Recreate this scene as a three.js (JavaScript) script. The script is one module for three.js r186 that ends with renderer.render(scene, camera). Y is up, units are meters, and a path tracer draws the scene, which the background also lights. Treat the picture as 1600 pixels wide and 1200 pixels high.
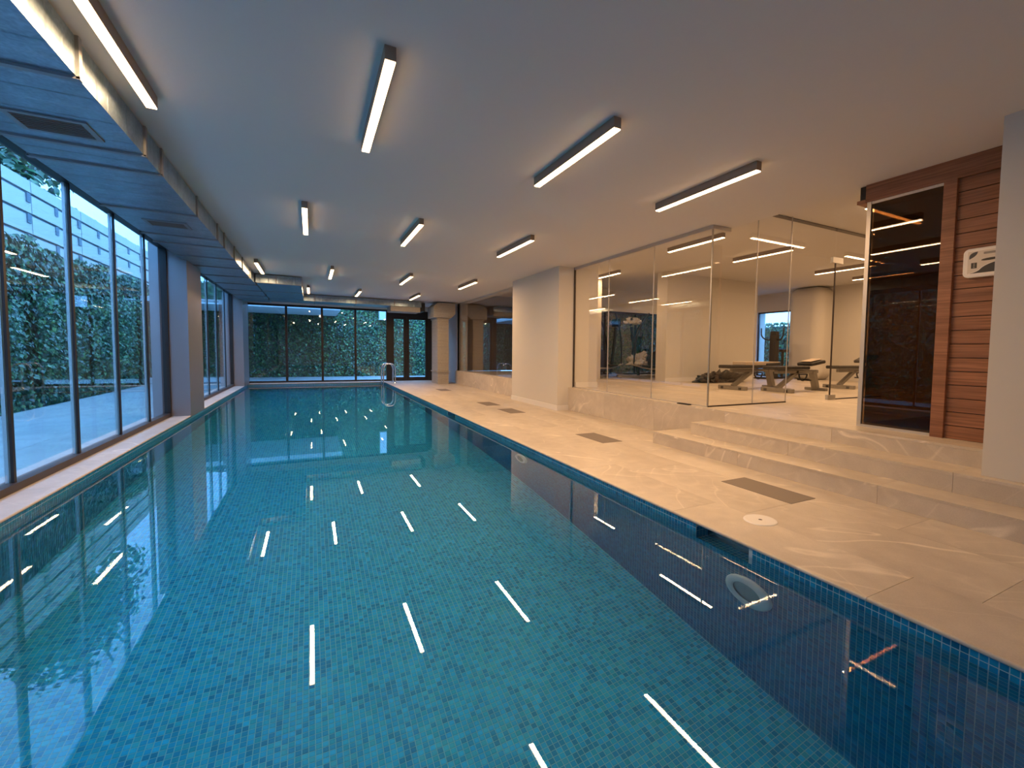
import * as THREE from 'three';
import { RoundedBoxGeometry } from 'three/addons/geometries/RoundedBoxGeometry.js';
import { mergeGeometries } from 'three/addons/utils/BufferGeometryUtils.js';
import { RectAreaLightUniformsLib } from 'three/addons/lights/RectAreaLightUniformsLib.js';

// ------------------------------------------------------------------ camera, sky, exposure
RectAreaLightUniformsLib.init();
const scene = new THREE.Scene();
const camera = new THREE.PerspectiveCamera(2 * Math.atan(600 / 717.1) * 180 / Math.PI, 1600 / 1200, 0.05, 200);
camera.position.set(0, 1.1, 0);
camera.rotation.set(-0.0549, -0.4962, 0.01393, 'YXZ');
camera.setViewOffset(1600, 1200, 800 - 874.45, 600 - 590.23, 1600, 1200);
const renderer = new THREE.WebGLRenderer({ antialias: true });
renderer.toneMapping = THREE.LinearToneMapping;
renderer.toneMappingExposure = 10.0;
renderer.shadowMap.enabled = true;
scene.background = new THREE.Color().setRGB(0.162, 0.36, 0.72);          // even, bluish overcast evening sky
const LAMP = new THREE.Color().setRGB(1, 0.605, 0.31), LAMP_POWER = 14, GLOW = 1.6;

// ------------------------------------------------------------------ helpers
let seed = 7;
const rnd = () => { seed = (seed + 0x6d2b79f5) | 0; let t = Math.imul(seed ^ (seed >>> 15), 1 | seed); t = (t + Math.imul(t ^ (t >>> 7), 61 | t)) ^ t; return ((t ^ (t >>> 14)) >>> 0) / 4294967296; };
const rr = (a, b) => a + (b - a) * rnd();
const taken = new Map();
const numbered = (n) => { const k = taken.get(n) ?? 0; taken.set(n, k + 1); return k ? n + '_' + String(k).padStart(3, '0') : n; };
function thing(name, label, category, [x, y, z] = [0, 0, 0], group) {
  const o = new THREE.Group(); o.name = numbered(name); o.position.set(x, y, z); scene.add(o);
  o.userData = { label, category }; if (group) o.userData.group = group;
  return o;
}
function structure(name, label, category) { const o = thing(name, label, category); o.userData.kind = 'structure'; return o; }
function part(name, geo, mat, parent, [x, y, z] = [0, 0, 0]) {
  const m = new THREE.Mesh(geo, mat); m.name = parent ? name : numbered(name); m.position.set(x, y, z);
  m.castShadow = m.receiveShadow = true; (parent ?? scene).add(m); return m;
}
// uv in metres from the dominant axis of each normal
function metric(g, du = 0, dv = 0) {
  const p = g.attributes.position, n = g.attributes.normal, uv = new Float32Array(p.count * 2);
  for (let i = 0; i < p.count; i++) {
    const ax = Math.abs(n.getX(i)), ay = Math.abs(n.getY(i)), az = Math.abs(n.getZ(i)), x = p.getX(i), y = p.getY(i), z = p.getZ(i);
    const [u, v] = ay >= ax && ay >= az ? [z, x] : ax >= az ? [z, y] : [x, y];
    uv[2 * i] = u + du; uv[2 * i + 1] = v + dv;
  }
  g.setAttribute('uv', new THREE.BufferAttribute(uv, 2)); return g;
}
const box = (w, h, d, du = 0, dv = 0) => metric(new THREE.BoxGeometry(w, h, d), du, dv);
const rbox = (w, h, d, r, s = 2) => metric(new RoundedBoxGeometry(w, h, d, s, r));
// box given by its extents, as a part
function ext(name, x0, x1, y0, y1, z0, z1, mat, parent, du = rr(0, 5), dv = rr(0, 5)) {
  return part(name, box(Math.abs(x1 - x0), Math.abs(y1 - y0), Math.abs(z1 - z0), du, dv), mat, parent, [(x0 + x1) / 2, (y0 + y1) / 2, (z0 + z1) / 2]);
}
const V = (x, y, z) => new THREE.Vector3(x, y, z);
function bar(a, b, r, seg = 8) {
  const d = b.clone().sub(a), g = new THREE.CylinderGeometry(r, r, d.length(), seg);
  g.applyQuaternion(new THREE.Quaternion().setFromUnitVectors(V(0, 1, 0), d.clone().normalize())); g.translate((a.x + b.x) / 2, (a.y + b.y) / 2, (a.z + b.z) / 2); return metric(g);
}
function beam(a, b, w, h) {      // rectangular bar, h measured in the vertical plane
  const d = b.clone().sub(a), g = new THREE.BoxGeometry(w, h, d.length());
  const m = new THREE.Matrix4().lookAt(V(0, 0, 0), d.clone().negate(), Math.abs(d.y) > 0.95 * d.length() ? V(1, 0, 0) : V(0, 1, 0)); g.applyMatrix4(m); g.translate((a.x + b.x) / 2, (a.y + b.y) / 2, (a.z + b.z) / 2); return metric(g);
}
const tube = (pts, r, n = 32, seg = 8) => metric(new THREE.TubeGeometry(new THREE.CatmullRomCurve3(pts, false, 'centripetal'), n, r, seg, false));
const merged = (list) => mergeGeometries(list.map((g) => g.index ? g.toNonIndexed() : g));

// ------------------------------------------------------------------ procedural textures
const hash = (x, y, s) => { let h = Math.imul(x, 374761393) ^ Math.imul(y, 668265263) ^ Math.imul(s, 2147483647 ^ 0x51ab); h = Math.imul(h ^ (h >>> 13), 1274126177); return ((h ^ (h >>> 16)) >>> 0) / 4294967296; };
function noise(u, v, per, s) {   // periodic value noise, u and v in 0..1
  const x = u * per[0], y = v * per[1], ix = Math.floor(x), iy = Math.floor(y), fx = x - ix, fy = y - iy, a = fx * fx * (3 - 2 * fx), b = fy * fy * (3 - 2 * fy);
  const w = (k, n) => ((k % n) + n) % n, h = (i, j) => hash(w(ix + i, per[0]), w(iy + j, per[1]), s);
  return (h(0, 0) * (1 - a) + h(1, 0) * a) * (1 - b) + (h(0, 1) * (1 - a) + h(1, 1) * a) * b;
}
const fbm = (u, v, p, s, o = 4) => { let t = 0, a = 0.5; for (let i = 0; i < o; i++, a /= 2) t += a * noise(u, v, [p[0] << i, p[1] << i], s + i); return t; };
function texture(w, h, metres, fn, srgb = true) {
  const data = new Uint8Array(w * h * 4);
  for (let j = 0; j < h; j++) for (let i = 0; i < w; i++) { const c = fn(i / w, j / h); for (let k = 0; k < 3; k++) data[(j * w + i) * 4 + k] = Math.max(0, Math.min(255, c[k])); data[(j * w + i) * 4 + 3] = 255; }
  const t = new THREE.DataTexture(data, w, h); t.wrapS = t.wrapT = THREE.RepeatWrapping; t.magFilter = THREE.LinearFilter; t.minFilter = THREE.LinearMipmapLinearFilter; t.generateMipmaps = true;
  if (srgb) t.colorSpace = THREE.SRGBColorSpace;
  t.repeat.set(1 / metres[0], 1 / metres[1]); t.needsUpdate = true; return t;
}
const stoneMap = texture(1024, 1024, [3.2, 3.2], (u, v) => {
  const wx = fbm(u, v, [3, 3], 11) - 0.47, wy = fbm(u, v, [3, 3], 23) - 0.47, U = u + 0.18 * wx, W = v + 0.18 * wy;
  const band = fbm(U, W, [2, 9], 31, 4) - 0.47, grain = hash(Math.floor(u * 1024), Math.floor(v * 1024), 5) - 0.5, soft = fbm(u, v, [40, 40], 41, 2) - 0.37;
  const A = U + 2 * W, B = W - U, ridge = (p, s) => Math.max(0, 1 - Math.abs(fbm(A, B, p, s, 3) - 0.44) * 85), vein = ridge([1, 5], 53) * Math.max(0, 1.6 * noise(u, v, [5, 5], 61) - 0.5) + ridge([4, 1], 57) * Math.max(0, 1.6 * noise(u, v, [4, 4], 67) - 0.6), fine = ridge([2, 11], 71) * noise(u, v, [5, 5], 81) + ridge([9, 2], 73) * Math.max(0, noise(u, v, [4, 4], 83) - 0.3);
  const t = 44 * band + 9 * grain + 18 * soft + 40 * vein + 16 * fine;
  return [200 + t, 189 + t, 174 + t * 0.95];
});
const plasterBump = texture(512, 512, [1.2, 1.2], (u, v) => { const t = 255 * (0.5 * fbm(u, v, [60, 60], 3, 3) + 0.5 * fbm(u, v, [5, 5], 9, 2)); return [t, t, t]; }, false);
const woodMap = texture(1024, 256, [1.6, 0.4], (u, v) => {
  const w = v + 0.03 * (fbm(u, v, [3, 2], 15) - 0.5), g = fbm(u, w, [4, 40], 21, 3) - 0.45, s = fbm(u, w, [12, 110], 33, 2) - 0.37, b = fbm(u, w, [2, 6], 45, 2) - 0.37;
  const t = 60 * g + 46 * s + 40 * b; return [140 + t, 95 + 0.75 * t, 70 + 0.6 * t];
});
const metalMap = texture(512, 512, [0.8, 0.8], (u, v) => { const t = 40 * (fbm(u, v, [10, 10], 61, 3) - 0.44) + 26 * (noise(u, v, [70, 70], 77) - 0.5); return [168 + t, 170 + t, 172 + t]; });
const ribBump = texture(256, 8, [0.3, 0.3], (u) => { const t = 255 * (0.5 + 0.5 * Math.tanh(6 * Math.cos(u * 2 * Math.PI))); return [t, t, t]; }, false);
const paverMap = texture(512, 512, [1.6, 1.6], (u, v) => { const t = 30 * (fbm(u, v, [5, 5], 101, 4) - 0.46) + 16 * (hash(Math.floor(u * 512), Math.floor(v * 512), 9) - 0.5); return [168 + t, 168 + t, 166 + t]; });
const boardMap = texture(256, 256, [0.6, 0.6], (u, v) => { const t = 26 * (fbm(u, v, [2, 24], 91, 3) - 0.44) + 18 * (noise(u, v, [60, 60], 7) - 0.5); return [166 + t, 160 + t, 150 + t]; });

// ------------------------------------------------------------------ materials
const std = (o) => new THREE.MeshStandardMaterial(o), rgb = (r, g, b) => new THREE.Color().setRGB(r, g, b);
const M = {
  stone: std({ map: stoneMap, roughness: 0.42 }),
  grout: std({ color: rgb(0.5, 0.45, 0.39), roughness: 0.9 }),
  ceiling: std({ color: rgb(0.62, 0.61, 0.6), roughness: 0.95, bumpMap: plasterBump, bumpScale: 0.001 }),
  wall: std({ color: rgb(0.66, 0.63, 0.58), roughness: 0.9, bumpMap: plasterBump, bumpScale: 0.001 }),
  column: std({ color: rgb(0.3, 0.29, 0.3), roughness: 0.38, metalness: 0.65, bumpMap: plasterBump, bumpScale: 0.001 }),
  skirting: std({ color: rgb(0.78, 0.76, 0.74), roughness: 0.5 }),
  frame: std({ color: rgb(0.018, 0.016, 0.016), roughness: 0.45, metalness: 0.2 }),
  sill: std({ color: rgb(0.045, 0.034, 0.031), roughness: 0.5, metalness: 0.2 }),
  glass: new THREE.MeshPhysicalMaterial({ color: rgb(0.985, 0.985, 0.98), transmission: 1, thickness: 0, roughness: 0, ior: 1.5 }),
  gardenGlass: new THREE.MeshPhysicalMaterial({ color: rgb(0.82, 0.95, 1), transmission: 1, thickness: 0, roughness: 0, ior: 1.5 }),
  smoked: new THREE.MeshPhysicalMaterial({ color: rgb(0.44, 0.36, 0.27), transmission: 1, thickness: 0, roughness: 0, ior: 1.5 }),
  water: new THREE.MeshPhysicalMaterial({ color: rgb(1, 1, 1), transmission: 1, thickness: 1.25, roughness: 0, ior: 1.333, attenuationColor: rgb(0.25, 0.88, 0.98), attenuationDistance: 3 }),
  tile: std({ vertexColors: true, roughness: 0.3 }),
  tileGrout: std({ color: rgb(0.44, 0.56, 0.61), roughness: 0.9 }),
  galvanised: std({ map: metalMap, color: rgb(0.66, 0.86, 1), metalness: 0.82, roughness: 0.34, bumpMap: ribBump, bumpScale: 0.0025 }),  // blue tint paints the bluish window daylight into the metal colour
  flange: std({ color: rgb(0.3, 0.31, 0.32), metalness: 0.8, roughness: 0.5 }),
  black: std({ color: rgb(0.012, 0.012, 0.013), roughness: 0.5 }),
  housing: std({ color: rgb(0.28, 0.23, 0.2), roughness: 0.5, metalness: 0.3 }),
  diffuser: std({ color: rgb(0.9, 0.9, 0.9), emissive: LAMP, emissiveIntensity: GLOW, roughness: 0.6 }),
  board: std({ map: boardMap, roughness: 0.85 }),
  steel: std({ color: rgb(0.72, 0.72, 0.72), metalness: 1, roughness: 0.18 }),
  brushed: std({ color: rgb(0.5, 0.49, 0.48), metalness: 0.9, roughness: 0.4 }),
  alu: std({ color: rgb(0.55, 0.53, 0.52), metalness: 0.6, roughness: 0.45 }),
  wood: std({ map: woodMap, roughness: 0.55 }),
  coverPlate: std({ color: rgb(0.2, 0.165, 0.14), roughness: 0.55 }),
  plastic: std({ color: rgb(0.82, 0.8, 0.78), roughness: 0.35 }),
  ringPlastic: std({ color: rgb(0.7, 0.76, 0.82), roughness: 0.4 }),
  lens: std({ color: rgb(0.22, 0.36, 0.42), roughness: 0.15 }),
  frameGrey: std({ color: rgb(0.3, 0.28, 0.25), roughness: 0.45, metalness: 0.5 }),
  pad: std({ color: rgb(0.02, 0.018, 0.018), roughness: 0.55 }),
  cardboard: std({ color: rgb(0.6, 0.5, 0.4), roughness: 0.8 }),
  wrap: new THREE.MeshPhysicalMaterial({ color: rgb(0.72, 0.7, 0.68), roughness: 0.25, transmission: 0.35, thickness: 0 }),
  binBag: std({ color: rgb(0.05, 0.045, 0.042), roughness: 0.28 }),
  paver: std({ map: paverMap, roughness: 0.85 }),
  render: std({ color: rgb(0.6, 0.62, 0.63), roughness: 0.9, bumpMap: plasterBump, bumpScale: 0.002 }),
  fence: std({ color: rgb(0.5, 0.47, 0.4), roughness: 0.7 }),
  fencePost: std({ color: rgb(0.1, 0.14, 0.17), roughness: 0.7 }),
  gardenWall: std({ color: rgb(0.24, 0.22, 0.19), roughness: 0.95, bumpMap: plasterBump, bumpScale: 0.004 }),
  soil: std({ color: rgb(0.03, 0.04, 0.025), roughness: 1 }),
  leaf: std({ color: rgb(1, 1, 1), roughness: 0.3 }),
  bark: std({ color: rgb(0.09, 0.065, 0.045), roughness: 0.95 }),
  darkWall: std({ color: rgb(0.16, 0.12, 0.095), roughness: 0.8 }),
};

// ------------------------------------------------------------------ measures (metres; the water surface is y = 0)
const WT = 0.05, D = 0.07, C = 2.61, C2 = 2.92, G = 0.475, PX0 = -1.63, PX1 = 2.09, PZ0 = 0.15, PZ1 = -15.9, DEPTH = 1.25, ZN = 1.6, ZF = -16.3;

// ------------------------------------------------------------------ swimming pool
const TILE = 0.0275, SHEET = 12 * TILE;
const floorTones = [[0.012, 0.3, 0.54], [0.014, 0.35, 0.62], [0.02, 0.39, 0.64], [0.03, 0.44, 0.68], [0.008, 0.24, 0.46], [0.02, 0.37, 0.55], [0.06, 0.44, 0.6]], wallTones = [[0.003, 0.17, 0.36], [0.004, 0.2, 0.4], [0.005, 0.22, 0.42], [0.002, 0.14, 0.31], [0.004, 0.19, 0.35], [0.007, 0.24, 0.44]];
function tileFaces(cx, cy, color, pos, nor, col, idx) {     // one tile lying in xy, facing +z, its edges running down to the grout
  const a = TILE / 2 - 0.0019, z = 0.0012;
  const face = (q, n) => { const at = pos.length / 3; for (const p of q) { pos.push(...p); nor.push(...n); col.push(...color); } idx.push(at, at + 1, at + 2, at, at + 2, at + 3); };
  const c = (sx, sy, h) => [cx + sx * a, cy + sy * a, h];
  face([c(-1, -1, z), c(1, -1, z), c(1, 1, z), c(-1, 1, z)], [0, 0, 1]);
  face([c(-1, -1, 0), c(1, -1, 0), c(1, -1, z), c(-1, -1, z)], [0, -1, 0]);
  face([c(1, 1, 0), c(-1, 1, 0), c(-1, 1, z), c(1, 1, z)], [0, 1, 0]);
  face([c(1, -1, 0), c(1, 1, 0), c(1, 1, z), c(1, -1, z)], [1, 0, 0]);
  face([c(-1, 1, 0), c(-1, -1, 0), c(-1, -1, z), c(-1, 1, z)], [-1, 0, 0]);
}
function tileSheet(nx, ny, palette = wallTones) {
  const pos = [], nor = [], col = [], idx = [];
  for (let j = 0; j < ny; j++) for (let i = 0; i < nx; i++) {
    const c = palette[Math.floor(rnd() * palette.length)], k = rr(0.85, 1.15);
    tileFaces((i + 0.5) * TILE, (j + 0.5) * TILE, c.map((x) => x * k), pos, nor, col, idx);
  }
  const g = new THREE.BufferGeometry();
  g.setAttribute('position', new THREE.Float32BufferAttribute(pos, 3)); g.setAttribute('normal', new THREE.Float32BufferAttribute(nor, 3)); g.setAttribute('color', new THREE.Float32BufferAttribute(col, 3)); g.setIndex(idx); return g;
}
const pool = thing('swimming_pool', 'long swimming pool lined with small blue and teal mosaic tiles', 'pool');
const basinWalls = [[PX0 - 0.35, PX0, PZ1 - 0.35, PZ0 + 0.35], [PX0, PX1, PZ1 - 0.35, PZ1], [PX0, PX1, PZ0, PZ0 + 0.35]];
for (const [a, b, c, d] of basinWalls) ext('basin_wall', a, b, -DEPTH - 0.3, WT, c, d, M.tileGrout, pool);
ext('basin_floor', PX0 - 0.1, PX1 + 0.1, -DEPTH - 0.3, -DEPTH, PZ1 - 0.1, PZ0 + 0.1, M.tileGrout, pool);
const skim = [[-2.05, -1.66], [-7.95, -7.48]], SK0 = -0.11;                      // right wall with its two skimmer mouths
ext('basin_wall', PX1, PX1 + 0.35, -DEPTH - 0.3, SK0, PZ1 - 0.35, PZ0 + 0.35, M.tileGrout, pool);
for (const [a, b] of [[PZ1 - 0.35, skim[1][0]], [skim[1][1], skim[0][0]], [skim[0][1], PZ0 + 0.35]]) ext('basin_wall', PX1, PX1 + 0.35, SK0, WT, a, b, M.tileGrout, pool);
for (const [a, b] of skim) {      // recess behind each mouth, with dark mosaic added to deepen its shade
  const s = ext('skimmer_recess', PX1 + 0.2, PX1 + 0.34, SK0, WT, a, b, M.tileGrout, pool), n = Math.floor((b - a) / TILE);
  s.userData.label = 'skimmer recess under the coping, darkened by an added mosaic lining';
  const back = part('added_recess_mosaic', tileSheet(n, 5), M.tile, pool); back.applyMatrix4(new THREE.Matrix4().makeBasis(V(0, 0, -1), V(0, 1, 0), V(-1, 0, 0)).setPosition(PX1 + 0.2, SK0 + 0.005, b)); back.userData.kind = 'stuff';
  const sill = part('added_recess_mosaic', tileSheet(n, 7), M.tile, pool); sill.applyMatrix4(new THREE.Matrix4().makeBasis(V(0, 0, -1), V(-1, 0, 0), V(0, 1, 0)).setPosition(PX1 + 0.195, SK0, b)); sill.userData.kind = 'stuff';
  for (const [zz, d] of [[a, 1], [b, -1]]) { const e = part('added_recess_mosaic', tileSheet(7, 5), M.tile, pool); e.applyMatrix4(new THREE.Matrix4().makeBasis(V(d, 0, 0), V(0, 1, 0), V(0, 0, d)).setPosition(d > 0 ? PX1 : PX1 + 0.195, SK0 + 0.005, zz)); e.userData.kind = 'stuff'; }
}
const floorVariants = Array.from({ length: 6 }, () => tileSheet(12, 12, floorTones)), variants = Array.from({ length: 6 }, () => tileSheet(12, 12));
function sheets(name, geos, places, parent) {       // places: matrices, dealt to the variants
  const lists = geos.map(() => []); places.forEach((m) => lists[Math.floor(rnd() * geos.length)].push(m));
  geos.forEach((g, k) => { const im = new THREE.InstancedMesh(g, M.tile, lists[k].length); im.name = name; lists[k].forEach((m, i) => im.setMatrixAt(i, m)); im.userData.kind = 'stuff'; im.castShadow = im.receiveShadow = true; parent.add(im); });
}
const basis = (x, y, z, p) => new THREE.Matrix4().makeBasis(x, y, z).setPosition(p);
{
  const places = [], nz = Math.ceil((PZ0 - PZ1) / SHEET), nx = Math.ceil((PX1 - PX0) / SHEET);
  for (let i = 0; i < nx; i++) for (let k = 0; k < nz; k++) places.push(basis(V(1, 0, 0), V(0, 0, -1), V(0, 1, 0), V(PX0 + i * SHEET, -DEPTH, PZ0 - k * SHEET)));
  sheets('floor_mosaic', floorVariants, places, pool);
  const right = [], left = [], far = [], near = [], band = [];
  const top = WT - 2 * TILE, skimmed = (a, b, y) => y > SK0 - 0.02 && skim.some(([s, t]) => a < t && b > s);
  for (let k = 0; k < nz; k++) for (let j = 0; j < 4; j++) {
    const z = PZ0 - k * SHEET;
    if (!(j === 0 && skimmed(z - SHEET, z, 0))) right.push(basis(V(0, 0, -1), V(0, 1, 0), V(-1, 0, 0), V(PX1, top - (j + 1) * SHEET, z)));
    left.push(basis(V(0, 0, 1), V(0, 1, 0), V(1, 0, 0), V(PX0, WT - (j + 1) * SHEET, z - SHEET)));
  }
  for (let i = 0; i < nx; i++) for (let j = 0; j < 4; j++) {
    far.push(basis(V(1, 0, 0), V(0, 1, 0), V(0, 0, 1), V(PX0 + i * SHEET, WT - (j + 1) * SHEET, PZ1)));
    near.push(basis(V(-1, 0, 0), V(0, 1, 0), V(0, 0, -1), V(PX1 - i * SHEET, WT - (j + 1) * SHEET, PZ0)));
  }
  // single columns beside the skimmer mouths, and the rows below them
  const strip = [tileSheet(1, 12), tileSheet(1, 12), tileSheet(1, 12)], below = [tileSheet(12, 9), tileSheet(12, 9)], lower = [], cols = [];
  for (let k = 0; k < nz; k++) {
    const z = PZ0 - k * SHEET;
    if (!skimmed(z - SHEET, z, 0)) continue;
    lower.push(basis(V(0, 0, -1), V(0, 1, 0), V(-1, 0, 0), V(PX1, top - SHEET, z)));
    for (let c = 0; c < 12; c++) { const a = z - c * TILE; if (!skimmed(a - TILE, a, 0)) cols.push(basis(V(0, 0, -1), V(0, 1, 0), V(-1, 0, 0), V(PX1, top - 3 * TILE, a))); }
  }
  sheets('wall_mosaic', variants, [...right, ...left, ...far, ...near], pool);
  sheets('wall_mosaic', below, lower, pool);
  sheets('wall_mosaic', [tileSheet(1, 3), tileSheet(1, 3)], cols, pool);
  // waterline rows of the right wall: the 300 nearest tiles one by one, then two-row strips
  const single = Array.from({ length: 12 }, () => tileSheet(1, 1));
  let made = 0, z = PZ0 - 12 * TILE;
  for (; made < 300; z -= TILE) {
    if (skimmed(z - TILE, z, 0)) continue;
    for (let r = 0; r < 2 && made < 300; r++, made++) {
      const m = part('waterline_tile', single[Math.floor(rnd() * 12)], M.tile, pool);
      m.applyMatrix4(basis(V(0, 0, -1), V(0, 1, 0), V(-1, 0, 0), V(PX1, top + r * TILE, z)));
    }
  }
  const ones = [];
  for (; z > PZ1; z -= TILE) if (!skimmed(z - TILE, z, 0)) ones.push(basis(V(0, 0, -1), V(0, 1, 0), V(-1, 0, 0), V(PX1, top, z)));
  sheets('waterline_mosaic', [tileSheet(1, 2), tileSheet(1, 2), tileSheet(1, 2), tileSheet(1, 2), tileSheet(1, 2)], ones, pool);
}
const water = part('pool_water', box(PX1 - PX0 + 0.2, DEPTH + 0.05, PZ0 - PZ1 + 0.2), M.water, null, [(PX0 + PX1) / 2, -(DEPTH + 0.05) / 2, (PZ0 + PZ1) / 2]);
water.userData = { label: 'still clear blue water filling the swimming pool', category: 'water', kind: 'stuff' };

// underwater lights on the right wall
for (const [z, where] of [[-1.65, 'set in the tiled pool wall by the white skimmer lid'], [-4.73, 'set in the tiled pool wall beside the broad white column']]) {
  const t = thing('underwater_light', 'round pale plastic pool light ' + where, 'pool light', [PX1 - 0.003, -0.43, z], 'underwater pool lights');
  const ring = new THREE.LatheGeometry([[0.09, 0.018], [0.1, 0.03], [0.14, 0.022], [0.15, 0.008], [0.15, 0]].map(([r, h]) => new THREE.Vector2(r, h)), 40); ring.rotateZ(Math.PI / 2);
  part('ring', ring, M.ringPlastic, t);
  const lens = new THREE.LatheGeometry([[0, 0.022], [0.05, 0.02], [0.092, 0.012], [0.092, 0]].map(([r, h]) => new THREE.Vector2(r, h)), 32); lens.rotateZ(Math.PI / 2);
  part('lens', lens, M.lens, t);
}

// ------------------------------------------------------------------ deck, coping, steps, platform
const floor = structure('floor', 'pale beige veined stone deck beside the pool', 'floor');
ext('screed', PX1 + 0.35, 12.4, -1.6, D - 0.02, -16.6, ZN + 0.3, M.grout, floor);
ext('screed', PX0 - 0.5, PX1 + 0.36, -1.6, D - 0.02, PZ0 + 0.35, ZN + 0.3, M.grout, floor);
ext('screed', PX0 - 0.4, PX1 + 0.36, -1.6, 0.048, -16.6, PZ1 - 0.3, M.grout, floor);
function noseGeo(len, wide, du) {      // coping stone: a plate with one rounded long edge at x = 0, running along z
  const s = new THREE.Shape(), t = 0.02, r = 0.0095;
  s.moveTo(wide, 0); s.lineTo(r, 0); s.absarc(r, r, r, -Math.PI / 2, -Math.PI, true); s.lineTo(0, t - r); s.absarc(r, t - r, r, Math.PI, Math.PI / 2, true); s.lineTo(wide, t); s.lineTo(wide, 0);
  const g = new THREE.ExtrudeGeometry(s, { depth: len, bevelEnabled: false, curveSegments: 6 }); g.translate(0, 0, -len / 2); return metric(g, du, du * 1.7);
}
const JOINT = 0.002, copingLong = [0, 1, 2, 3].map((k) => noseGeo(1.2 - JOINT, 0.4 - JOINT, k * 0.83)), copingLeft = [0, 1, 2].map((k) => noseGeo(1.2 - JOINT, 0.27, k * 1.13));
const shortLong = noseGeo(0.8, 0.4 - JOINT, 2.9), shortLeft = noseGeo(0.8, 0.27, 2.4);
for (let z = PZ0, k = 0; z > -16.2; z -= 1.2, k++) {
  const last = z < -15.2, zc = z - (last ? 0.4 : 0.6);
  part('coping_stone', last ? shortLong : copingLong[k % 4], M.stone, floor, [PX1 - 0.014, WT, zc]);
  const l = part('coping_stone', last ? shortLeft : copingLeft[k % 3], M.stone, floor, [PX0 + 0.014, WT, zc]); l.rotation.y = Math.PI;
}
const copingFar = [0, 1].map((k) => noseGeo(0.92 - JOINT, 0.42, k * 0.7));
for (let i = 0; i < 4; i++) { const a = part('coping_stone', copingFar[i % 2], M.stone, floor, [PX0 + 0.03 + 0.46 + i * 0.92, WT, PZ1 + 0.02]); a.rotation.y = Math.PI / 2; const b = part('coping_stone', copingFar[i % 2], M.stone, floor, [PX0 + 0.03 + 0.46 + i * 0.92, WT, PZ0 - 0.02]); b.rotation.y = -Math.PI / 2; }
const slabs = [0, 1, 2, 3, 4, 5].map((k) => box(0.6 - JOINT, 0.02, 1.2 - JOINT, k * 0.61, k * 1.07));
const halfSlab = box(0.6 - JOINT, 0.02, 0.5 - JOINT, 2.2, 0.4);
for (let c = 0; c < 3; c++) { for (let r = 0; r < 15; r++) part('deck_slab', slabs[(r * 5 + c * 3) % 6], M.stone, floor, [PX1 + 0.38 + 0.3 + c * 0.6, D - 0.01, ZN - 0.6 - r * 1.2 + (c % 2) * 0.6]); if (c % 2) part('deck_slab', halfSlab, M.stone, floor, [PX1 + 0.38 + 0.3 + c * 0.6, D - 0.01, ZN - 15 * 1.2 + 0.35]); }
for (let i = 0; i < 4; i++) part('deck_slab', slabs[i], M.stone, floor, [PX0 + 0.3 + i * 0.6 + 0.3, D - 0.01, PZ0 + 0.42 + 0.6]);
const steps = thing('stone_steps', 'two beige stone steps rising from the pool deck to the gym platform', 'steps');
const RISE = 0.135;
for (const [n, x0, x1, zl] of [[1, 3.47, 3.74, -4.12], [2, 3.74, 4.05, -3.8]]) {
  const y0 = D + (n - 1) * RISE, y1 = y0 + RISE;
  ext('core', x0 + 0.02, 4.06, y0 - 0.01, y1 - 0.02, zl + 0.012, ZN, M.grout, steps);
  let z = zl;
  for (let k = 0; z < ZN - 0.01; k++) {
    const len = Math.min(1.2, ZN - z), zc = z + len / 2;
    part('tread', box(4.05 - x0 - 0.001, 0.02, len - JOINT, n + k * 0.7, k), M.stone, steps, [(x0 + 4.05) / 2, y1 - 0.01, zc]);
    part('riser', box(0.02, RISE - 0.021, len - JOINT, n * 2 + k * 0.9, n), M.stone, steps, [x0 + 0.012, y0 + (RISE - 0.02) / 2, zc]);
    z += len;
  }
  part('riser', box(4.05 - x0 - 0.024, RISE - 0.021, 0.012), M.stone, steps, [(x0 + 4.05) / 2 + 0.01, y0 + (RISE - 0.02) / 2, zl + 0.006]);
}
const platform = structure('floor', 'raised stone platform carrying the gym floor', 'floor');
ext('core', 4.07, 12.4, D - 0.02, G - 0.02, -14.6, ZN + 0.3, M.grout, platform);
for (let z = -14.4, k = 0; z < ZN; k++) {
  const len = Math.min(1.2, ZN - z);
  part('riser_panel', box(0.02, G - D - 0.022, len - JOINT, k * 0.77, k * 0.3), M.stone, platform, [4.06, (G + D - 0.02) / 2, z + len / 2]);
  part('edge_slab', box(0.3, 0.02, len - JOINT, k * 0.5, k), M.stone, platform, [4.2, G - 0.01, z + len / 2]);
  z += len;
}
const wideSlabs = [0, 1, 2, 3].map((k) => box(1.095 - JOINT, 0.02, 1.2 - JOINT, k * 0.57, k * 1.21));
for (let i = 0; i < 7; i++) for (let r = 0; r < 13; r++) part('floor_slab', wideSlabs[(i * 3 + r) % 4], M.stone, platform, [4.351 + 0.5475 + i * 1.0955, G - 0.01, ZN - 0.6 - r * 1.2]);

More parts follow.
